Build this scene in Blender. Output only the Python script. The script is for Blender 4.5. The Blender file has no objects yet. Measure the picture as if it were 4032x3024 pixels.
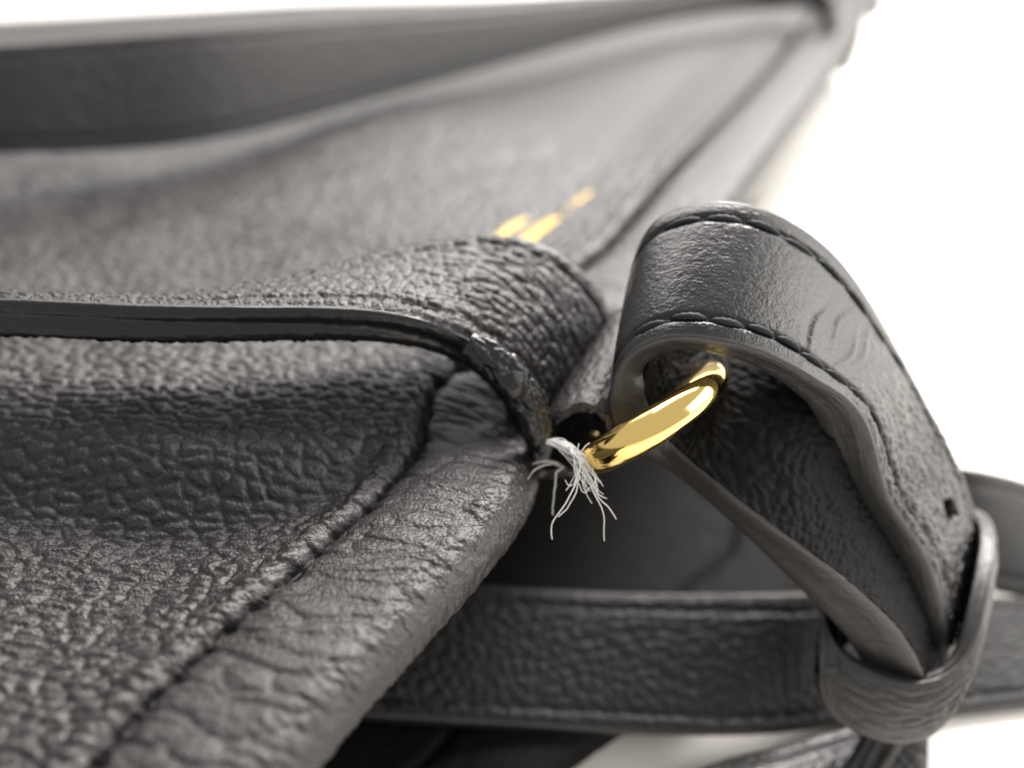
import bpy, math
import numpy as np
from mathutils import Vector, Matrix

# ------------------------------------------------------------------ camera, world, lights, exposure
MM = 0.001                       # everything below is written in millimetres
scene = bpy.context.scene
col = scene.collection
TH = math.radians(36.7)          # camera pitch below the horizontal
CAMZ = 133.0                     # lens height above the table
FPX = 3300.0                     # focal length in photo pixels (4032 wide)
FACE = 58.0                      # height of the bag's upper face above the table
cam_d = bpy.data.cameras.new('camera'); cam = bpy.data.objects.new('camera', cam_d); col.objects.link(cam)
cam.location = (0, 0, CAMZ*MM); cam.rotation_euler = (math.pi/2-TH, 0, 0)
cam_d.sensor_width = 36; cam_d.lens = 36*FPX/4032
cam_d.clip_start = 0.005; cam_d.clip_end = 50
cam_d.dof.use_dof = True; cam_d.dof.focus_distance = 0.102; cam_d.dof.aperture_fstop = 7.2
scene.camera = cam

world = bpy.data.worlds.new('World'); scene.world = world; world.use_nodes = True
bg = world.node_tree.nodes['Background']; bg.inputs[0].default_value = (1.0, 0.985, 0.965, 1); bg.inputs[1].default_value = 0.62

def area(name, loc, target, sx, sy, radiance, color=(1, 1, 1)):
    ld = bpy.data.lights.new(name, 'AREA'); ld.shape = 'RECTANGLE'; ld.size = sx*MM; ld.size_y = sy*MM
    ld.energy = radiance*math.pi*(sx*MM)*(sy*MM); ld.color = color
    o = bpy.data.objects.new(name, ld); col.objects.link(o)
    o.location = Vector(loc)*MM
    o.rotation_euler = (Vector(target)-Vector(loc)).to_track_quat('-Z', 'Y').to_euler()
    return o
area('softbox_key', (260, 540, 500), (0, 110, 55), 320, 230, 36.0, (1, 0.965, 0.94))
area('tent_back', (40, 900, 600), (0, 110, 55), 1500, 520, 3.2, (1, 0.965, 0.94))
area('softbox_top', (0, 560, 760), (0, 110, 40), 860, 380, 11.0, (1, 0.965, 0.94))
area('tent_right', (800, 560, 330), (20, 110, 50), 900, 640, 2.3, (1, 0.975, 0.95))
area('softbox_right', (520, 20, 260), (40, 100, 30), 480, 400, 5.5, (1, 0.965, 0.92))

scene.view_settings.view_transform = 'Standard'; scene.view_settings.look = 'None'
scene.view_settings.exposure = 0.0; scene.view_settings.gamma = 1.0
scene.render.resolution_x = 1024; scene.render.resolution_y = 768
scene.render.engine = 'CYCLES'

# ------------------------------------------------------------------ numeric helpers
rng = np.random.default_rng(7)
FW = np.array([0, math.cos(TH), -math.sin(TH)]); UP = np.array([0, math.sin(TH), math.cos(TH)])
def ray(px, py):
    return FW + np.array([(px-2016)/FPX, 0, 0]) + UP*(1512-py)/FPX
def at(px, py, d):                               # a point d mm deep along a sight line of the survey
    return np.array([0, 0, CAMZ]) + ray(px, py)*d
def at_z(px, py, z):
    r = ray(px, py); return np.array([0, 0, CAMZ]) + r*((z-CAMZ)/r[2])
def across(p, px, py, W):                        # the far edge of a strap W wide whose near edge is p
    r = ray(px, py); o = np.array([0, 0, CAMZ])-p
    a = r@r; b = 2*r@o; c = o@o-W*W; D = b*b-4*a*c
    t = -b/(2*a) if D < 0 else (-b+math.sqrt(D))/(2*a)
    q = np.array([0, 0, CAMZ])+r*t
    return p+(q-p)/np.linalg.norm(q-p)*W

def sstep(x, a, b):
    t = np.clip((x-a)/(b-a), 0, 1); return t*t*(3-2*t)
def hashn(ix, iy, k):
    n = (ix.astype(np.int64)*374761393 + iy.astype(np.int64)*668265263 + k*1274126177) & 0xffffffff
    n = ((n ^ (n >> 13))*1103515245) & 0xffffffff
    n = ((n ^ (n >> 16))*2654435761) & 0xffffffff
    return (n & 0xffffff)/float(0xffffff)
def vnoise(x, y, k=0):
    ix = np.floor(x); iy = np.floor(y); fx = x-ix; fy = y-iy
    fx = fx*fx*fx*(fx*(fx*6-15)+10); fy = fy*fy*fy*(fy*(fy*6-15)+10)
    a = hashn(ix, iy, k); b = hashn(ix+1, iy, k); c = hashn(ix, iy+1, k); d = hashn(ix+1, iy+1, k)
    return (a*(1-fx)+b*fx)*(1-fy)+(c*(1-fx)+d*fx)*fy - 0.5
def fbm(x, y, k=0, o=3):
    r = 0; a = 1.0
    for i in range(o):
        r = r+a*vnoise(x*2**i, y*2**i, k+i*17); a *= 0.5
    return r
def worley(x, y, k=0):
    ix = np.floor(x); iy = np.floor(y)
    f1 = np.full(x.shape, 9.0); f2 = np.full(x.shape, 9.0)
    for dx in (-1, 0, 1):
        for dy in (-1, 0, 1):
            cx = ix+dx; cy = iy+dy
            d = np.hypot(cx+.5+.85*(hashn(cx, cy, k)-.5)-x, cy+.5+.85*(hashn(cx, cy, k+5)-.5)-y)
            f2 = np.where(d < f1, f1, np.minimum(f2, d)); f1 = np.minimum(f1, d)
    return f1, f2
def pebble(u, v, cu, cv, ang=0.0, warp=.5, k=0):        # 0 in the creases, about 1 on the pebbles
    c, s = math.cos(ang), math.sin(ang)
    x = (u*c+v*s)/cu; y = (-u*s+v*c)/cv
    x2 = x+warp*fbm(x*.7, y*.7, k+3, 2); y2 = y+warp*fbm(x*.7+9, y*.7, k+4, 2)
    f1, f2 = worley(x2, y2, k)
    e = np.clip((f2-f1)*1.5, 0, 1)
    return (1-(1-e)**2.6)*(.72+.5*hashn(np.floor(x2*1.0), np.floor(y2), k+11)*0+ .28*(1-f1))

def cspline(P, n):
    P = np.asarray(P, float); m = len(P)
    h = np.linalg.norm(np.diff(P, axis=0), axis=1)**.6; t = np.concatenate([[0], np.cumsum(h)])
    A = np.zeros((m, m)); B = np.zeros((m, P.shape[1])); A[0, 0] = A[-1, -1] = 1
    for i in range(1, m-1):
        A[i, i-1] = h[i-1]; A[i, i] = 2*(h[i-1]+h[i]); A[i, i+1] = h[i]
        B[i] = 6*((P[i+1]-P[i])/h[i]-(P[i]-P[i-1])/h[i-1])
    M = np.linalg.solve(A, B)
    T = np.linspace(0, t[-1], n); j = np.clip(np.searchsorted(t, T, 'right')-1, 0, m-2)
    H = h[j][:, None]; a = (t[j+1]-T)[:, None]; b = (T-t[j])[:, None]
    return M[j]*a**3/(6*H)+M[j+1]*b**3/(6*H)+(P[j]/H-M[j]*H/6)*a+(P[j+1]/H-M[j+1]*H/6)*b

def grid_normals(G):
    return unit(np.cross(np.gradient(G, axis=0), np.gradient(G, axis=1)))
def unit(v):
    return v/np.maximum(np.linalg.norm(v, axis=-1, keepdims=True), 1e-9)

# ------------------------------------------------------------------ object helpers
def tag(o, label=None, cat=None, group=None, kind=None):
    if label: o['label'] = label
    if cat: o['category'] = cat
    if group: o['group'] = group
    if kind: o['kind'] = kind
    return o
def empty(name, loc):
    o = bpy.data.objects.new(name, None); col.objects.link(o); o.location = Vector(loc)*MM
    o.empty_display_size = .01; return o
def mesh_obj(name, V, F, mat, parent=None, uv=None, smooth=True):
    """V (n,3) mm world, F (m,4 or 3) ints; origin put at the base of the mesh"""
    V = np.asarray(V, float); F = np.asarray(F, np.int32)
    base = np.array([V[:, 0].mean(), V[:, 1].mean(), V[:, 2].min()])
    me = bpy.data.meshes.new(name); k = F.shape[1]
    me.vertices.add(len(V)); me.vertices.foreach_set('co', ((V-base)*MM).astype(np.float32).ravel())
    me.loops.add(F.size); me.loops.foreach_set('vertex_index', F.ravel())
    me.polygons.add(len(F)); me.polygons.foreach_set('loop_start', np.arange(0, F.size, k, dtype=np.int32))
    try: me.polygons.foreach_set('loop_total', np.full(len(F), k, np.int32))
    except Exception: pass
    if uv is not None:
        l = me.uv_layers.new(name='millimetres'); l.data.foreach_set('uv', uv[F.ravel()].astype(np.float32).ravel())
    me.update(calc_edges=True); me.validate()
    if smooth: me.polygons.foreach_set('use_smooth', np.ones(len(F), bool))
    me.materials.append(mat)
    o = bpy.data.objects.new(name, me); col.objects.link(o)
    if parent is not None:
        o.parent = parent
        pm = world_loc(parent)
        o.location = Vector(base)*MM - pm
    else:
        o.location = Vector(base)*MM
    return o
def world_loc(o):
    v = Vector((0, 0, 0))
    while o is not None: v += o.location; o = o.parent
    return v
def grid_faces(nu, nv, closed_v=False, closed_u=False, flip=False):
    iu = np.arange(nu if closed_u else nu-1); iv = np.arange(nv if closed_v else nv-1)
    a, b = np.meshgrid(iu, iv, indexing='ij'); a2 = (a+1) % nu; b2 = (b+1) % nv
    F = np.stack([a*nv+b, a2*nv+b, a2*nv+b2, a*nv+b2], -1).reshape(-1, 4)
    return F[:, ::-1] if flip else F
def tube(name, P, r, mat, parent, n=6, cap=True, twist=None):
    P = np.asarray(P, float); m = len(P); T = unit(np.gradient(P, axis=0))
    ref = np.array([.3, .2, 1.0]); N = np.zeros_like(P); v = np.cross(T[0], ref)
    for i in range(m):
        v = v-(v@T[i])*T[i]; v = v/np.linalg.norm(v); N[i] = v
    B = np.cross(T, N); r = np.broadcast_to(np.asarray(r, float), (m,))
    ph = np.linspace(0, 2*math.pi, n, endpoint=False)
    R = r[:, None]*np.ones(n)
    if twist is not None:
        i = np.arange(m)[:, None]; R = R*(1+.28*np.abs(np.cos(ph[None]*1.0+i*twist))-.14)
    V = P[:, None]+R[..., None]*(np.cos(ph)[None, :, None]*N[:, None]+np.sin(ph)[None, :, None]*B[:, None])
    uv = np.stack(np.meshgrid(np.arange(m)*.2, ph, indexing='ij'), -1).reshape(-1, 2)
    return mesh_obj(name, V.reshape(-1, 3), grid_faces(m, n, closed_v=True), mat, parent, uv)

# ------------------------------------------------------------------ materials
def new_mat(name):
    m = bpy.data.materials.new(name); m.use_nodes = True; nt = m.node_tree
    return m, nt, nt.nodes['Principled BSDF']
def nd(nt, t, **kw):
    n = nt.nodes.new(t)
    for k, v in kw.items():
        if k.startswith('i_'): n.inputs[k[2:].replace('_', ' ')].default_value = v
        else: setattr(n, k, v)
    return n
def leather(name, base, rough, bump=.5, cell=2.6, dust=.0, spec=.5):
    m, nt, b = new_mat(name); L = nt.links.new
    uvn = nd(nt, 'ShaderNodeUVMap', uv_map='millimetres')
    n1 = nd(nt, 'ShaderNodeTexNoise', i_Scale=.22, i_Detail=4.0); L(uvn.outputs[0], n1.inputs['Vector'])
    ramp = nd(nt, 'ShaderNodeMapRange'); ramp.inputs['To Min'].default_value = rough-.07; ramp.inputs['To Max'].default_value = rough+.09
    L(n1.outputs['Fac'], ramp.inputs['Value']); L(ramp.outputs[0], b.inputs['Roughness'])
    mix = nd(nt, 'ShaderNodeMix', data_type='RGBA')
    mix.inputs['A'].default_value = (*[c*.8 for c in base], 1); mix.inputs['B'].default_value = (*[c*1.25 for c in base], 1)
    n2 = nd(nt, 'ShaderNodeTexNoise', i_Scale=1.1, i_Detail=5.0); L(uvn.outputs[0], n2.inputs['Vector'])
    L(n2.outputs['Fac'], mix.inputs['Factor'])
    last = mix.outputs['Result']
    if dust > 0:
        v = nd(nt, 'ShaderNodeTexVoronoi', i_Scale=.6); L(uvn.outputs[0], v.inputs['Vector'])
        mr = nd(nt, 'ShaderNodeMapRange'); mr.inputs['From Min'].default_value = .05; mr.inputs['From Max'].default_value = .11
        mr.inputs['To Min'].default_value = dust; mr.inputs['To Max'].default_value = 0
        L(v.outputs['Distance'], mr.inputs['Value'])
        gt = nd(nt, 'ShaderNodeMath', operation='GREATER_THAN'); gt.inputs[1].default_value = .90; L(v.outputs['Color'], gt.inputs[0])
        ml = nd(nt, 'ShaderNodeMath', operation='MULTIPLY'); L(mr.outputs[0], ml.inputs[0]); L(gt.outputs[0], ml.inputs[1]); mr = ml
        mx = nd(nt, 'ShaderNodeMix', data_type='RGBA'); mx.inputs['B'].default_value = (.55, .53, .5, 1)
        L(mr.outputs[0], mx.inputs['Factor']); L(last, mx.inputs['A']); last = mx.outputs['Result']
    L(last, b.inputs['Base Color'])
    vo = nd(nt, 'ShaderNodeTexVoronoi', i_Scale=cell); vo.feature = 'SMOOTH_F1'; vo.inputs['Smoothness'].default_value = .4
    nz = nd(nt, 'ShaderNodeTexNoise', i_Scale=cell*2.2, i_Detail=3.0)
    L(uvn.outputs[0], vo.inputs['Vector']); L(uvn.outputs[0], nz.inputs['Vector'])
    add = nd(nt, 'ShaderNodeMath', operation='MULTIPLY_ADD'); add.inputs[1].default_value = .6
    L(nz.outputs['Fac'], add.inputs[0]); L(vo.outputs['Distance'], add.inputs[2])
    bp = nd(nt, 'ShaderNodeBump'); bp.inputs['Strength'].default_value = bump; bp.inputs['Distance'].default_value = .12*MM
    bp.invert = True
    L(add.outputs[0], bp.inputs['Height']); L(bp.outputs[0], b.inputs['Normal'])
    b.inputs['Specular IOR Level'].default_value = spec
    return m
M_LEATHER = leather('grained_black_leather', (.0125, .0112, .0109), .41, .9, 2.4, .6)
M_STRAP = leather('strap_leather', (.009, .0085, .0084), .27, .30, 3.2, .35)
M_CARRY = leather('carry_leather', (.007, .0065, .0064), .46, .6, 2.6, .2, .32)
M_DARK = leather('inner_leather', (.005, .0047, .0047), .6, 1.0, 1.2, .2, .09)
M_FACING = leather('inner_facing', (.007, .0066, .0064), .6, .5, 2.4, .0, .07)
M_LINING = leather('lining_cloth', (.010, .010, .011), .8, .4, 3.0)
M_KEEPER = leather('keeper_leather', (.030, .0285, .028), .42, .5, 2.6, .2)
def edge_paint(name, c, rough):
    m, nt, b = new_mat(name); L = nt.links.new
    b.inputs['Base Color'].default_value = (*c, 1); b.inputs['Roughness'].default_value = rough
    uvn = nd(nt, 'ShaderNodeUVMap', uv_map='millimetres')
    mp = nd(nt, 'ShaderNodeMapping'); mp.inputs['Scale'].default_value = (.25, 2.2, 1); L(uvn.outputs[0], mp.inputs['Vector'])
    n = nd(nt, 'ShaderNodeTexNoise', i_Scale=1.2, i_Detail=5.0); L(mp.outputs[0], n.inputs['Vector'])
    bp = nd(nt, 'ShaderNodeBump'); bp.inputs['Strength'].default_value = .35; bp.inputs['Distance'].default_value = .25*MM
    L(n.outputs['Fac'], bp.inputs['Height']); L(bp.outputs[0], b.inputs['Normal'])
    return m
M_EDGE = edge_paint('edge_paint', (.026, .025, .024), .38)
M_GLOSS = edge_paint('glossy_edge_paint', (.007, .007, .007), .24)
def simple(name, c, r, metal=0.0, noise=0.0, spec=.5):
    m, nt, b = new_mat(name); L = nt.links.new
    b.inputs['Base Color'].default_value = (*c, 1); b.inputs['Roughness'].default_value = r; b.inputs['Metallic'].default_value = metal
    b.inputs['Specular IOR Level'].default_value = spec
    if noise:
        tc = nd(nt, 'ShaderNodeTexCoord'); n = nd(nt, 'ShaderNodeTexNoise', i_Scale=900.0, i_Detail=4.0)
        L(tc.outputs['Object'], n.inputs['Vector'])
        mr = nd(nt, 'ShaderNodeMapRange'); mr.inputs['To Min'].default_value = max(0, r-noise); mr.inputs['To Max'].default_value = r+noise
        L(n.outputs['Fac'], mr.inputs['Value']); L(mr.outputs[0], b.inputs['Roughness'])
    return m
M_GOLD = simple('polished_gold_metal', (.98, .70, .24), .10, 1.0, .05)
M_FOIL = simple('gold_foil', (.42, .30, .10), .5, 1.0, .1)
M_THREAD = simple('black_thread', (.012, .012, .013), .6, spec=.25)
M_WHITE = simple('white_fibre', (.64, .635, .62), .65)
M_GREYF = simple('grey_fibre', (.34, .33, .31), .6)
def table_mat():
    m, nt, b = new_mat('white_table'); L = nt.links.new
    tc = nd(nt, 'ShaderNodeTexCoord'); n = nd(nt, 'ShaderNodeTexNoise', i_Scale=6.0, i_Detail=4.0); L(tc.outputs['Object'], n.inputs['Vector'])
    mix = nd(nt, 'ShaderNodeMix', data_type='RGBA'); mix.inputs['A'].default_value = (.79, .755, .70, 1); mix.inputs['B'].default_value = (.83, .80, .75, 1)
    L(n.outputs['Fac'], mix.inputs['Factor']); L(mix.outputs['Result'], b.inputs['Base Color'])
    b.inputs['Roughness'].default_value = .55
    return m
M_TABLE = table_mat()

# ------------------------------------------------------------------ the table
xs = np.linspace(-4000, 4000, 9)
V = np.array([[x, y, 0] for x in xs for y in xs+1500])
tag(mesh_obj('table', V, grid_faces(9, 9, flip=False), M_TABLE), 'smooth white table top under the handbag', kind='structure')

# ------------------------------------------------------------------ the handbag
E1 = np.array([.426, .9047, 0]); E2 = np.array([-.9047, .426, 0]); O = np.array([2.8, 79.0, 0])   # along the mouth, inward
def bag(s, t, z): return O+s[..., None]*E1+t[..., None]*E2+np.asarray(z)[..., None]*np.array([0, 0, 1.0])
bagE = empty('handbag', (-60, 220, 0))
tag(bagE, 'black grained leather handbag lying flat on the white table', 'handbag')

R = 4.2; SEAM = 13.0; SEND = 400.0
def steps(*segs):
    out = [segs[0][0]]
    for a, b, d0, d1 in segs:
        x = a
        while x < b-1e-6:
            d = d0+(d1-d0)*(x-a)/(b-a); x = b if x+1.6*d > b else x+d; out.append(x)
    return np.array(out)
SVX = np.linspace(-5, 300, 600)
SVY = np.convolve(np.interp(np.linspace(-30, 325, 699), [0, 10, 17, 26, 38, 71, 120, 300], [12, 10, 4, -9, -20, -29, -33, -38]), np.hanning(41)/np.hanning(41).sum(), 'same')
SVY = np.interp(SVX, np.linspace(-30, 325, 699), SVY)
def panel_base(s, q, zlift=0):
    te = 4.2*np.exp(-((s-13)/9)**2) - 4.0*sstep(s, 38, 75) - 5.0*sstep(s, 80, 220) + 4.5*sstep(-s, 2, 48)
    t = np.where(q >= 0, te+R+q, np.where(q > -math.pi*R, te+R-R*np.sin(-q/R), te+R+(-q-math.pi*R)))
    qq = np.maximum(q, 0)
    tt = te+R+qq
    # broad soft waves of the panel
    sv = np.interp(tt, SVX, SVY)
    away = sstep(tt, 10, 34)*(1-sstep(tt, 120, 200))
    x = s-sv
    z = away*(7.2*sstep(x, -6.5, 6.5)*(1-.75*sstep(x, 12, 75))-4.0*(1-sstep(-x, 6, 45)))
    z = z-3.2*np.exp(-((s-12)/12)**2)*np.exp(-(tt/22)**2)
    z = z+3.5*np.exp(-((s-120)/45)**2)*sstep(tt, 20, 120)
    z = z-.6*np.exp(-((q-SEAM*.45)/3)**2)*0
    hem = 1.3*(1-np.clip(qq/SEAM, 0, 1)**2.6)
    z = z+hem-(1.1+1.1*sstep(s, 30, 100))*np.exp(-((qq-SEAM)/(.58+.6*sstep(s, 30, 100)))**2)+.6*np.exp(-((qq-SEAM-2.4)/1.6)**2)
    z = z+.7*fbm(s*.08, tt*.08, 40, 2)*(1-.85*sstep(s, 40, 90))
    # the outline of the bag leans in on the far side
    s2 = s-.85*tt*sstep(s, 60, SEND)
    z = z-22*sstep(s, SEND-45, SEND)**2
    zt = z
    z = np.where(q >= 0, zt, np.where(q > -math.pi*R, zt-R+R*np.cos(-q/R), zt-2*R))
    return bag(s2, t, FACE+z+zlift)
def panel_height(s, q):
    d = q-SEAM
    far = 1-sstep(s, 95, 160)
    pan = sstep(d, .3, 3.0)
    g1 = pebble(s, q, 1.5, 2.9, .44, .5, 1); g2 = pebble(s, q, .85, 1.5, .5, .5, 2)
    h = pan*(.60*g1+.13*g2+.4*fbm(s*.16, q*.16, 6, 2))
    hemm = sstep(-d, .3, 2.5)*(1-sstep(-q, 1, 6)*.5)
    c1 = pebble(s+.25*q, q, 2.6, 8.0, 0, .7, 3); c2 = pebble(s, q, 1.1, 2.3, .2, .6, 4)
    h = h+hemm*(.36*c1+.10*c2)
    # puckers where each stitch pulls the leather together
    ph = np.abs(((s+3.0*fbm(s*.17, s*0, 8, 2))/3.9) % 1-.5)*2
    pk = np.exp(-(ph/.20)**2)
    h = h-.50*pk*np.exp(-np.abs(d)/1.6)*(np.abs(d) < 9)
    h = h+(.35*vnoise(s/3.3, q*.3, 9)+.15)*np.exp(-((d-2.2)/1.5)**2)
    rim = sstep(-q, -3.5, 1)
    h = h+rim*(.20*pebble(s, q, .55, 2.4, .1, .6, 14)+.12*fbm(s*1.5, q*.6, 15, 2))
    h = h-.22*pk*np.exp(-np.clip(-d, 0, 99)/4.5)*(d < 0)
    h = h+.55*(fbm(s*.7, q*.9, 12, 3))*np.exp(-(d/1.6)**2)
    return h*far
Sg = steps((-78, -62, .6, .4), (-62, 52, .26, .26), (52, 110, .4, 1.2), (110, SEND, 1.5, 5))
Qa = steps((-math.pi*R-14, -math.pi*R, 1.2, .5), (-math.pi*R, SEAM, .24, .24))
Qb = steps((SEAM, 24, .22, .26), (24, 95, .28, .45), (95, 290, .7, 5))
def panel_mesh(name, Q):
    s, q = np.meshgrid(Sg, Q, indexing='ij')
    G = panel_base(s, q)
    N = grid_normals(G)
    if N[len(Sg)//2, -2, 2] < 0: N = -N
    if Q is Qa:                               # orient by the top of the hem
        N = grid_normals(G); i = np.argmin(np.abs(Q-SEAM*.5))
        if N[len(Sg)//2, i, 2] < 0: N = -N
    G = G+N*panel_height(s, q)[..., None]
    return mesh_obj(name, G.reshape(-1, 3), grid_faces(len(Sg), len(Q)), M_LEATHER, bagE, np.stack([s, q], -1).reshape(-1, 2))
panel = panel_mesh('front_panel', Qb)
hem = panel_mesh('hem', Qa)
# stitches lying deep in the seam
k = 0
for s0 in np.arange(-50, 8, 3.9):
    s = np.linspace(s0+.5, s0+3.4, 9); q = np.full(9, SEAM+.05)
    P = panel_base(s, q); P[:, 2] += -.30-.4*np.linspace(-1, 1, 9)**4
    tube('stitch', P, .34, M_THREAD, hem, 7, twist=.9)
# inside lining, just under the front panel
s, q = np.meshgrid(np.linspace(-76, SEND-5, 60), np.linspace(14, 280, 40), indexing='ij')
G = panel_base(s, q); G[..., 2] -= 8.5
mesh_obj('lining', G.reshape(-1, 3), grid_faces(60, 40), M_LINING, bagE, np.stack([s, q], -1).reshape(-1, 2))
# back panel under the mouth
def back_edge(s): return np.interp(s, [-80, -25, -8, 7, 25, 47, 75, 105, 140, 341], [-2, -4, -8, -17, -29, -39, -36, -16, 4, 20])
sb = np.linspace(-78, 394, 300); qb = np.concatenate([np.linspace(-10, 22, 60), np.linspace(25, 285, 50)])
s, q = np.meshgrid(sb, qb, indexing='ij'); te = back_edge(s); te = te+0*q
Rb = 3.0
t = np.where(q >= 0, te+Rb+q, te+Rb-Rb*np.sin(np.clip(-q/Rb, 0, math.pi))+np.clip(-q-math.pi*Rb, 0, 99))
z = np.where(q >= 0, 8.0, 8.0-Rb+Rb*np.cos(np.clip(-q/Rb, 0, math.pi)))
z = z+np.where(q >= 0, .8*np.sin(np.clip(q/14, 0, 1)*math.pi)**.7*(q < 14)-.9*np.exp(-((q-14)/.8)**2), 0)
s2 = s-.85*np.maximum(t, 0)*sstep(s, 60, SEND)
G = bag(s2, t, z); N = grid_normals(G); N = N*np.sign(N[130, 80, 2])
G = G+N*(.25*pebble(s, q, 2.2, 3.2, .3, .5, 21))[..., None]
mesh_obj('back_panel', G.reshape(-1, 3), grid_faces(len(sb), len(qb)), M_FACING, bagE, np.stack([s, q], -1).reshape(-1, 2))
# gussets that close the body away from the mouth
def wall(name, top):
    n = len(top); zf = np.linspace(1, 0, 14); G = np.zeros((n, 14, 3))
    for j, f in enumerate(zf):
        G[:, j] = top; G[:, j, 2] = 3+(top[:, 2]-3)*f
    N = grid_normals(G); G = G+N*(4*np.sin(zf*math.pi))[None, :, None]
    uv = np.stack(np.meshgrid(np.arange(n)*4.0, zf*50, indexing='ij'), -1).reshape(-1, 2)
    mesh_obj(name, G.reshape(-1, 3), grid_faces(n, 14), M_LEATHER, bagE, uv)
q = np.linspace(4, 289.9, 60); wall('side_gusset', panel_base(np.full(60, SEND-.1), q))
wall('side_gusset', panel_base(np.full(60, -77.9), q)[::-1])
s = np.linspace(-78, SEND, 60); wall('base_gusset', panel_base(s, np.full(60, 289.9))[::-1])
# gold mark stamped on the panel
def foil(pts, w):
    P = cspline(np.array(pts, float), 24); d = unit(np.gradient(P, axis=0)); nrm = np.stack([-d[:, 1], d[:, 0]], -1)
    ww = w*np.sin(np.linspace(.12, .93, 24)*math.pi)**.5
    rows = []
    for f in (-1, -.5, 0, .5, 1):
        sq = P+nrm*(ww*f)[:, None]; g = panel_base(sq[:, 0], sq[:, 1]-R); g[:, 2] += .55-.1*abs(f); rows.append(g)
    G = np.stack(rows, 1)
    F = grid_faces(24, 5)
    return mesh_obj('gold_stamp', G.reshape(-1, 3), F, M_FOIL, bagE)
foil([(62, 39), (69, 39.5), (75, 39)], 1.2)
foil([(60, 33), (70, 34), (77, 33)], 1.7)
foil([(79, 32), (86, 32), (92, 31)], .7)

# ------------------------------------------------------------------ straps
def strap(parent, near, far, th, nu, nv, mat, grain, inset=2.6, groove=.35, body='strap_body', crown=.35, flip=False,
          edge_noise=None, edge_layers=.22, closed=False, mat_under=None, edge_mat=None, edge_r=.75):
    near = np.asarray(near, float); far = np.asarray(far, float)
    C = cspline(np.concatenate([near, far], 1), 900)
    mid = (C[:, :3]+C[:, 3:])/2; L = np.concatenate([[0], np.cumsum(np.linalg.norm(np.diff(mid, axis=0), axis=1))])
    u = np.linspace(0, L[-1], nu)
    A = np.stack([np.interp(u, L, C[:, i]) for i in range(3)], -1); B = np.stack([np.interp(u, L, C[:, i]) for i in range(3, 6)], -1)
    mid = (A+B)/2; Wd = B-A; w = np.linalg.norm(Wd, axis=1); Wd = unit(Wd)
    T = unit(np.gradient(mid, axis=0)); N = unit(np.cross(T, Wd)); N = -N if flip else N
    thu = th(u/L[-1]) if callable(th) else np.full(nu, th)
    def surf(c, o):                                        # c across in mm from the middle, o offset along normal
        return mid[:, None]+c[..., None]*Wd[:, None]+o[..., None]*N[:, None]
    r = edge_r
    f = np.linspace(-1, 1, nv); c = f[None]*(w/2-r)[:, None]; uu = u[:, None]+0*c
    dist = (w/2)[:, None]-np.abs(c)
    top = crown*(1-f[None]**2)*np.ones_like(c)-groove*np.exp(-((dist-inset)/.55)**2)
    h = grain(uu, c, uu/L[-1], dist)*sstep(dist, r*.9, r+.9)
    Gt = surf(c, top+h)
    nb = max(9, nv//2); fb = np.linspace(1, -1, nb); cb = fb[None]*(w/2-r)[:, None]
    hb = .30*pebble(u[:, None]+0*cb, cb, 1.3, 1.5, .3, .6, 55)+.3*fbm(u[:, None]*.5+0*cb, cb*.5, 56, 3)
    Gb = surf(cb, -thu[:, None]-hb+0*cb)
    uvt = np.stack([uu, c], -1).reshape(-1, 2); uvb = np.stack([u[:, None]+0*cb, cb], -1).reshape(-1, 2)
    o1 = mesh_obj(body, Gt.reshape(-1, 3), grid_faces(nu, nv, flip=not flip), mat, parent, uvt)
    mesh_obj('strap_back', Gb.reshape(-1, 3), grid_faces(nu, nb, flip=not flip), mat_under or M_DARK, parent, uvb)
    ne = 17; ph = np.linspace(0, math.pi, ne)
    for sgn in (-1, 1):
        ce = sgn*((w/2-r)[:, None]+r*np.abs(np.sin(ph))[None]**.55)
        ce = ce-sgn*edge_layers*np.exp(-((ph-math.pi/2)/.16)**2)[None]
        oe = -thu[:, None]/2+(thu/2)[:, None]*(np.sign(np.cos(ph))*np.abs(np.cos(ph))**.8)[None]
        nz = .10*fbm(u[:, None]*.9+0*ce, ph[None]*1.3+0*ce, 60+sgn, 3)
        if edge_noise is not None: nz = nz+edge_noise(u[:, None]/L[-1]+0*ce, ph[None]+0*ce, sgn)
        nz = nz*np.sin(ph)[None]**.5
        ce = ce+sgn*nz
        oe[:, 0] = (top+h)[:, 0 if sgn < 0 else -1]
        G = surf(ce, oe)
        uv = np.stack([u[:, None]+0*ce, ph[None]*thu.mean()/3.14+0*ce], -1).reshape(-1, 2)
        mesh_obj('painted_edge', G.reshape(-1, 3), grid_faces(nu, ne, flip=(sgn > 0) == (not flip)), edge_mat or M_EDGE, parent, uv)
    for e in (0, nu-1):                                    # closed ends
        ring = np.concatenate([Gt[e], Gb[e]]); n = len(ring); ctr = ring.mean(0)
        V = np.vstack([ring, ctr[None]]); F = np.array([[i, (i+1) % n, n] for i in range(n)])
        mesh_obj('cut_end', V, F, M_DARK, parent, np.zeros((n+1, 2)))
    def place(uq, side, off, lift):                        # point on the top, off mm in from an edge
        i = np.interp(uq, u, np.arange(nu)); i0 = np.clip(i.astype(int), 0, nu-2); fr = (i-i0)[:, None]
        lerp = lambda X: X[i0]*(1-fr)+X[i0+1]*fr
        ww = lerp(w[:, None]); return lerp(mid)+lerp(Wd)*side*(ww/2-off)+lerp(N)*lift[:, None]
    return o1, L[-1], place, mid, u
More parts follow.
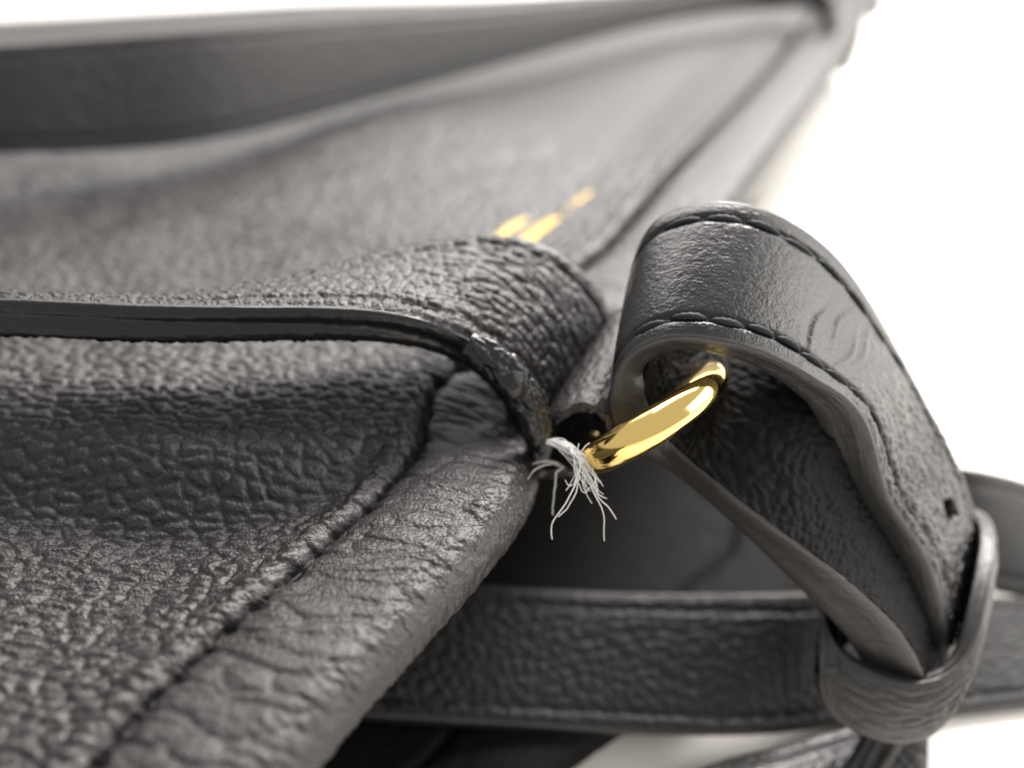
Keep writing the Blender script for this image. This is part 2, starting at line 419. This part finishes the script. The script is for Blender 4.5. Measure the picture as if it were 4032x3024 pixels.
def stitch_row(parent, place, side, off, u0, u1, pitch, r, lift=-.1, dip=.75):
    for a in np.arange(u0, u1-pitch, pitch):
        x = np.linspace(0, 1, 22); uq = a+pitch*(.04+.92*x)
        lf = lift+.22*np.sin(x*math.pi)-dip*np.abs(2*x-1)**6
        P = place(uq, side, off+.14*math.sin(a*3.1)+.16*rng.normal(), lf)
        tube('stitch', P, r*(.75+.3*np.sin(x*math.pi)), M_THREAD, parent, 8, twist=.8)

# near handle: comes from the left, twists, and is sewn down over the mouth of the bag
W1 = [11, 11, 11.5, 13.5, 18, 21.5, 23.5, 24, 24, 24, 24]
hp = [((-420, 1190, 110), (-420, 1150)), ((0, 1180, 108), (0, 1140)), ((500, 1200, 107), (540, 1150)), ((1000, 1212, 106.8), (1080, 1085)),
      ((1400, 1225, 107.5), (1500, 985)), ((1700, 1285, 109.5), (1830, 925)), ((1900, 1390, 112.5), (2080, 935)),
      ((2010, 1500, 114.5), (2240, 1010)), ((2085, 1620, 117), (2360, 1120)), ((2115, 1740, 119.5), (2405, 1230)), ((2090, 1860, 122), (2390, 1350))]
near = [at(*a) for a, b in hp]; far = [across(n_, *b, w_) for n_, (a, b), w_ in zip(near, hp, W1)]
def g_handle(u, c, f, d):
    a = pebble(u, c, 1.9, 2.6, .5, .6, 31); b = pebble(u, c, .9, 1.0, 0, .5, 32)
    bend = np.exp(-((f-.80)/.13)**2)
    cr = pebble(u, c+.35*u, 6.5, 1.7, .15, .8, 33)
    return .26*a+.11*b+.45*bend*cr+.2*fbm(u*.15, c*.2, 34, 2)
def e_handle(f, ph, sgn):
    rag = sstep(f, .80, .93)
    return (-.12*np.abs(vnoise(f*210, ph*2, 71))*4*sstep(ph, 2.2, 3.0)*0+rag*(.9*fbm(f*95, ph*2.2, 72, 3)) - .35*rag)
o_h, Lh, pl_h, _, _ = strap(bagE, near, far, lambda f: 4.8+1.0*sstep(f, .7, .9), 620, 110, M_LEATHER, g_handle, inset=3.2, groove=.4, body='handle', edge_noise=e_handle, edge_mat=M_GLOSS, edge_layers=.55)
o_h['label'] = 'handle strap with a torn, worn end over the mouth'
stitch_row(o_h, pl_h, -1, 3.2, Lh*.62, Lh*.93, 3.6, .30, lift=-.25)
stitch_row(o_h, pl_h, 1, 3.2, Lh*.62, Lh*.93, 3.6, .30, lift=-.25)

P = cspline([at(*p) for p in [(1840, 1352, 110.2), (1945, 1420, 110.6), (2035, 1510, 111.5), (2100, 1620, 113), (2128, 1740, 115), (2115, 1850, 118)]], 110)
T = unit(np.gradient(P, axis=0)); vv = unit(-FW-(-FW@T.T)[:, None]*T); ww = np.cross(T, vv)
ph = np.linspace(0, 2*math.pi, 44, endpoint=False); xx = np.linspace(0, 1, 110)
f1, f2 = worley(xx[:, None]*5+.5*fbm(xx[:, None]*9, ph[None]*1.1, 75, 2), ph[None]*.9+.6*fbm(xx[:, None]*7+4, ph[None], 76, 2), 77)
rr = (2.35*np.sin(np.clip(xx*.9+.1, 0, 1)*math.pi)**.35)[:, None]*(.80+.32*np.clip((f2-f1)*3.0, 0, .8)**.7)+.35*fbm(xx[:, None]*22, ph[None]*2.4, 78, 3)
V = P[:, None]+rr[..., None]*(np.cos(ph)[None, :, None]*vv[:, None]*.55+np.sin(ph)[None, :, None]*ww[:, None])
torn = mesh_obj('torn_edge', V.reshape(-1, 3), grid_faces(110, 44, closed_v=True), M_GLOSS, bagE, np.stack(np.meshgrid(xx*20, ph*2, indexing='ij'), -1).reshape(-1, 2))
torn['label'] = 'cracked and peeling edge paint at the torn handle end'

# far handle: stands on its edge across the panel
W2 = 23.5
hp = [((-500, 600), 8, (-500, 215), 212), ((0, 600), 6, (0, 178), 208), ((420, 590), 3.5, (420, 148), 207), ((850, 545), 2.2, (850, 115), 212),
      ((1500, 385), 2.0, (1500, 62), 235), ((2200, 190), 3.2, (2200, 5), 268), ((2700, 70), 3.0, (2700, -55), 298), ((3050, 25), 3.5, (3060, -75), 325),
      ((3190, 40), 5, (3240, -60), 330), ((3270, 90), 2, (3320, -20), 318), ((3290, 140), -4, (3340, 40), 310)]
def upright(p, py, lean):                        # top of a band standing at p
    v = np.array([0, lean, 1.0]); o = p-np.array([0, 0, CAMZ]); b = (1512-py)/FPX
    return p+v*((b*(FW@o)-UP@o)/(UP@v-b*(FW@v)))
near = [at_z(a[0], a[1], FACE+z+2.6) for a, z, b, d in hp]; far = [upright(n_, b[1], .45) for n_, (a, z, b, d) in zip(near, hp)]
g_plain = lambda u, c, f, d: .25*pebble(u, c, 2.0, 2.4, .4, .5, 41)
strap(bagE, near, far, 4.2, 260, 50, M_LEATHER, g_plain, body='handle')

# torn leather loop that holds the ring
lp = [(2080, 1830, 117), (2110, 1720, 116), (2170, 1640, 114), (2300, 1590, 112), (2400, 1640, 112), (2430, 1760, 113), (2370, 1850, 115), (2240, 1880, 117), (2100, 1890, 119)]
near = np.array([at(*p) for p in lp]); far = near+unit(np.array([.36, .9, .08]))*24
g_loop = lambda u, c, f, d: .25*pebble(u, c, 1.5, 1.5, 0, .6, 51)+.5*fbm(u*.35, c*.35, 52, 3)*np.exp(-d/4)
o_l, *_ = strap(bagE, near, far, 1.5, 160, 60, M_LEATHER, g_loop, groove=0, body='ring_loop', crown=0, edge_layers=.25,
                edge_noise=lambda f, ph, s: .9*fbm(f*40, ph*1.6, 81, 3), edge_r=.5, mat_under=M_LINING)
o_l['label'] = 'torn leather loop with a ragged edge around the ring'

# frayed threads at the tear
fr = empty('frayed_thread', at(2190, 1760, 111)); fr.parent = bagE; fr.location = Vector(at(2190, 1760, 111))*MM-bagE.location
fr['label'] = 'tuft of frayed white thread at the torn loop'
def strand(pts, r, mat, wig=.32):
    P = cspline([at(*p) for p in pts], 46)
    x = np.linspace(0, 1, 46); k = rng.uniform(0, 50)
    for i in range(3): P[:, i] += wig*fbm(x*7+k, x*0+i*3.3, 90, 2)*sstep(x, 0, .2)
    tube('filament', P, r*rng.uniform(.7, 1.2)*(1-.35*x), mat, fr, 5)
for i in range(18):
    a = rng.normal(size=8)
    y = rng.uniform(0, 1)
    p0 = (2148+rng.uniform(0, 25), 1742+rng.normal()*9, 112+rng.normal()*.4)
    p1 = (2215+a[0]*12, 1752+a[1]*13, 109.5+a[2]*.5)
    p2 = (2285+a[3]*20, 1822+a[4]*22, 108+a[5]*.6)
    end = 1.0 if i > 6 else 0
    ex = 2318+a[6]*38; ey = 1900+abs(a[7])*42
    strand([p0, p1, p2, ((p2[0]+ex)/2+a[1]*12, (p2[1]+ey)/2, 107.6+a[0]*.5), (ex, ey, 107.5+a[3]*.8)], .085, M_WHITE)
for pts in ([(2160, 1745, 112), (2230, 1765, 109), (2270, 1850, 107.5), (2262, 1915, 107), (2215, 2000, 107), (2178, 2060, 107), (2175, 2120, 107)],
            [(2165, 1748, 112), (2235, 1770, 109), (2275, 1860, 107.5), (2270, 1930, 107), (2240, 1990, 107), (2200, 2035, 107)],
            [(2160, 1740, 112), (2240, 1762, 109), (2300, 1860, 107.5), (2335, 1930, 107), (2370, 2000, 107), (2382, 2070, 107), (2378, 2130, 107)],
            [(2162, 1744, 112), (2250, 1770, 109), (2310, 1850, 107.5), (2345, 1935, 107), (2385, 1990, 107), (2424, 2042, 107)],
            [(2162, 1744, 112), (2250, 1768, 109), (2320, 1840, 107.5), (2342, 1890, 107), (2320, 1925, 107), (2298, 1938, 107), (2272, 1900, 107)],
            [(2162, 1744, 112), (2250, 1768, 109), (2330, 1840, 107.5), (2345, 1910, 107), (2365, 1950, 107), (2390, 1962, 107)],
            [(2162, 1744, 112), (2240, 1765, 109), (2265, 1850, 107), (2266, 1895, 107), (2245, 1910, 107), (2222, 1892, 107)],
            [(2162, 1742, 112), (2230, 1765, 109), (2275, 1790, 107), (2300, 1765, 107), (2322, 1745, 107)],
            [(2162, 1742, 112), (2230, 1762, 109), (2268, 1785, 107), (2280, 1746, 107)]):
    strand(pts, .10, M_WHITE, .25)
for pts in ([(2200, 1835, 114), (2150, 1830, 112), (2090, 1870, 111), (2065, 1930, 111), (2068, 1975, 111), (2088, 1992, 111)],
            [(2220, 1840, 114), (2195, 1860, 112), (2185, 1920, 111), (2175, 1980, 111), (2173, 2028, 111)],
            [(2215, 1838, 114), (2160, 1815, 113), (2105, 1822, 113)], [(2215, 1842, 114), (2160, 1820, 113), (2100, 1830, 113.5)]):
    strand(pts, .16, M_GREYF, .3)

# ------------------------------------------------------------------ gold ring
Cc = at(2552, 1642, 115); Nr = at(2590, 1668, 104)
eb = Cc-Nr; bb = np.linalg.norm(eb); eb = eb/bb
ea = at(2785, 1460, 115)-at(2265, 1806, 115); ea = ea-(ea@eb)*eb; aa = np.linalg.norm(ea)/2; ea = unit(ea)
n = 160; m = 40; th_ = np.linspace(0, 2*math.pi, n, endpoint=False)
ct = np.cos(th_); st = np.sin(th_)
P = Cc+aa*.92*ct[:, None]*ea+bb*st[:, None]*eb
T = unit(np.roll(P, -1, 0)-np.roll(P, 1, 0)); nz = unit(np.cross(ea, eb)); Nn = unit(np.cross(T, nz))
ph = np.linspace(0, 2*math.pi, m, endpoint=False)
V = P[:, None]+2.4*(np.cos(ph)[None, :, None]*Nn[:, None]+np.sin(ph)[None, :, None]*nz)
ring = mesh_obj('gold_ring', V.reshape(-1, 3), grid_faces(n, m, True, True), M_GOLD)
tag(ring, 'polished gold metal ring joining the bag to the strap loop', 'ring')

# ------------------------------------------------------------------ shoulder strap looped through the ring
W3 = 22.5
sp = [((3740, 2800, 126), (3810, 2450)), ((3725, 2474, 120.5), (3852, 2110)), ((3640, 2195, 116.5), (3815, 1935)), ((3520, 2014, 113.5), (3765, 1790)),
      ((3462, 1867, 111), (3695, 1655)), ((3395, 1650, 108), (3600, 1480)), ((3225, 1505, 105), (3460, 1230)), ((3050, 1412, 103.5), (3285, 990)),
      ((2880, 1358, 102.5), (3080, 845)), ((2660, 1335, 102.5), (2860, 783)), ((2500, 1385, 104), (2670, 810)), ((2420, 1480, 106), (2560, 880)),
      ((2398, 1610, 109), (2490, 1040)), ((2440, 1745, 112), (2520, 1200)), ((2560, 1815, 113.5), (2740, 1380)), ((2760, 1965, 114), (3060, 1470)),
      ((3000, 2185, 115), (3290, 1790)), ((3215, 2395, 117.5), (3440, 2110)), ((3345, 2540, 120.5), (3530, 2310)), ((3450, 2760, 125), (3600, 2530))]
near = [at(*a) for a, b in sp]; far = [across(n_, *b, W3) for n_, (a, b) in zip(near, sp)]
sh = empty('shoulder_strap', (62, 82, 20))
tag(sh, 'black leather strap folded through the gold ring with a punched hole and keeper', 'strap')
HOLE = [None]
def g_should(u, c, f, d):
    loop = np.exp(-((f-.46)/.10)**2)
    a = pebble(u, c, 1.7, 2.2, .2, .6, 61); b = pebble(u, c, .7, .6, 0, .5, 62); long = pebble(u, c, 5.0, 1.4, .12, .7, 63)
    lo = 1-sstep(f, .20, .36)
    h = (.035+.27*lo)*a+.05*b+.30*lo*long
    # crease lines where the fold starts
    for f0, cc in ((.335, 2.0), (.345, -1.5), (.362, 1.0), (.38, -3)):
        x = (f-f0)-.004*np.sin(c*.5+f0*90)-.0006*c
        h = h+.16*np.exp(-(x/.0022)**2)*np.exp(-((c-cc)/4.5)**2)-.12*np.exp(-((x-.006)/.004)**2)*np.exp(-((c-cc)/4.5)**2)
    # punched hole
    rr = np.hypot((f-.165)*u.max(), c-1.0)
    h = h-3.2*(1-sstep(rr, 1.3, 2.5))+.12*np.exp(-((rr-2.5)/.5)**2)
    return h
th_s = lambda f: 5.2-1.4*np.exp(-((f-.47)/.17)**4)+2.2*(1-sstep(f, .22, .36))+1.6*np.exp(-((f-.60)/.05)**2)+3.0*sstep(f, .66, .76)
o_s, Ls, pl_s, mids, us = strap(sh, near, far, th_s, 760, 120, M_STRAP, g_should, inset=3.3, groove=.55, flip=True, edge_layers=.12)
for side in (-1, 1):
    stitch_row(o_s, pl_s, side, 3.3, Ls*.06, Ls*.53, 5.2, .47, lift=-.18)

# keeper: a closed leather band round both layers of the strap
kp = [((3245, 2330, 124), (3230, 2640)), ((3285, 2525, 121), (3262, 2805)), ((3425, 2640, 118.5), (3405, 2905)), ((3620, 2690, 117), (3570, 2935)),
      ((3795, 2605, 117.5), (3715, 2868)), ((3880, 2400, 120), (3810, 2680)), ((3918, 2190, 125), (3865, 2460)), ((3892, 2030, 134), (3870, 2310)),
      ((3760, 1995, 141), (3790, 2280)), ((3500, 2150, 141), (3510, 2430)), ((3310, 2250, 133), (3305, 2530)), ((3245, 2330, 124), (3230, 2640))]
kp = kp[9:-1]+kp[:10]                                  # the join sits at the back
near = [at(*a) for a, b in kp]; far = [across(n_, *b, 10.5) for n_, (a, b) in zip(near, kp)]
g_keep = lambda u, c, f, d: .22*pebble(u, c, 5, 1.5, .05, .6, 66)+.1*pebble(u, c, 1.5, .9, 0, .5, 67)
strap(sh, near, far, 2.2, 260, 50, M_KEEPER, g_keep, inset=2.0, groove=.12, body='keeper', flip=True, crown=.5, edge_r=.6)

# ------------------------------------------------------------------ second strap standing on its edge below
def loose_strap(name, pts, W, th, label, cat, seed, mat=M_CARRY, flip=False, stitches=None, nu=300, nv=70, amp=.35):
    near = [at(*a) for a, b in pts]; far = [across(n_, *b, W) for n_, (a, b) in zip(near, pts)]
    mn = np.array(near+far); e = empty(name, (mn[:, 0].mean(), mn[:, 1].mean(), max(0, mn[:, 2].min())))
    tag(e, label, cat)
    g = lambda u, c, f, d: amp*pebble(u, c, 2.0, 2.0, .2, .5, seed)+.1*pebble(u, c, .9, .9, .2, .5, seed+1)
    o, L, pl, *_ = strap(e, near, far, th, nu, nv, mat, g, inset=3.0, groove=.5, flip=flip)
    if stitches:
        for side in (-1, 1): stitch_row(o, pl, side, 3.0, L*stitches[0], L*stitches[1], 4.4, .38, lift=-.42)
    return e
bp_ = [((1000, 2790, 128), (1000, 2230)), ((1500, 2830, 129), (1500, 2270)), ((2000, 2860, 131), (2000, 2305)), ((2500, 2890, 133), (2500, 2330)),
       ((2900, 2900, 134.5), (2900, 2335)), ((3150, 2885, 138), (3180, 2325)), ((3400, 2850, 140.5), (3400, 2325)), ((3700, 2825, 142.5), (3700, 2335)),
       ((4032, 2780, 144), (4032, 2345)), ((4500, 2700, 146), (4500, 2340))]
loose_strap('carry_strap', bp_, 22.5, 4.0, 'stitched black leather strap standing on its edge behind the keeper', 'strap', 101, stitches=(.05, .62))

bp_ = [((3560, 2260, 158), (3600, 1820)), ((3800, 2310, 158), (3790, 1780)), ((4032, 2350, 158), (4010, 1880)), ((4400, 2400, 158), (4340, 2000))]
loose_strap('carry_strap', bp_, 22.5, 4.0, 'blurred black leather strap beyond the keeper, touching the white table', 'strap', 111, amp=.2, nu=120, nv=40)

bp_ = [((2560, 3420), (2600, 3130)), ((2760, 3330), (2780, 3010)), ((3050, 3250), (3060, 2935)), ((3330, 3170), (3340, 2860)), ((3650, 3100), (3660, 2790))]
e = empty('carry_strap', at_z(3050, 3100, 0)); tag(e, 'grey leather strap lying flat on the table below the stitched strap', 'strap')
strap(e, [at_z(*a, 3.4) for a, b in bp_], [at_z(*b, 3.4) for a, b in bp_], 3.0, 140, 50, M_STRAP, lambda u, c, f, d: .15*pebble(u, c, 2, 2, .2, .5, 121))

bp_ = [((3480, 2700, 129), (3640, 2700)), ((3420, 2900, 130), (3580, 2900)), ((3300, 3100, 128), (3460, 3100)), ((3200, 3300, 124), (3360, 3300))]
loose_strap('strap_tail', bp_, 6.8, 2.2, 'short strap tail hanging out below the keeper', 'strap', 131, amp=.15, nu=120, nv=40)
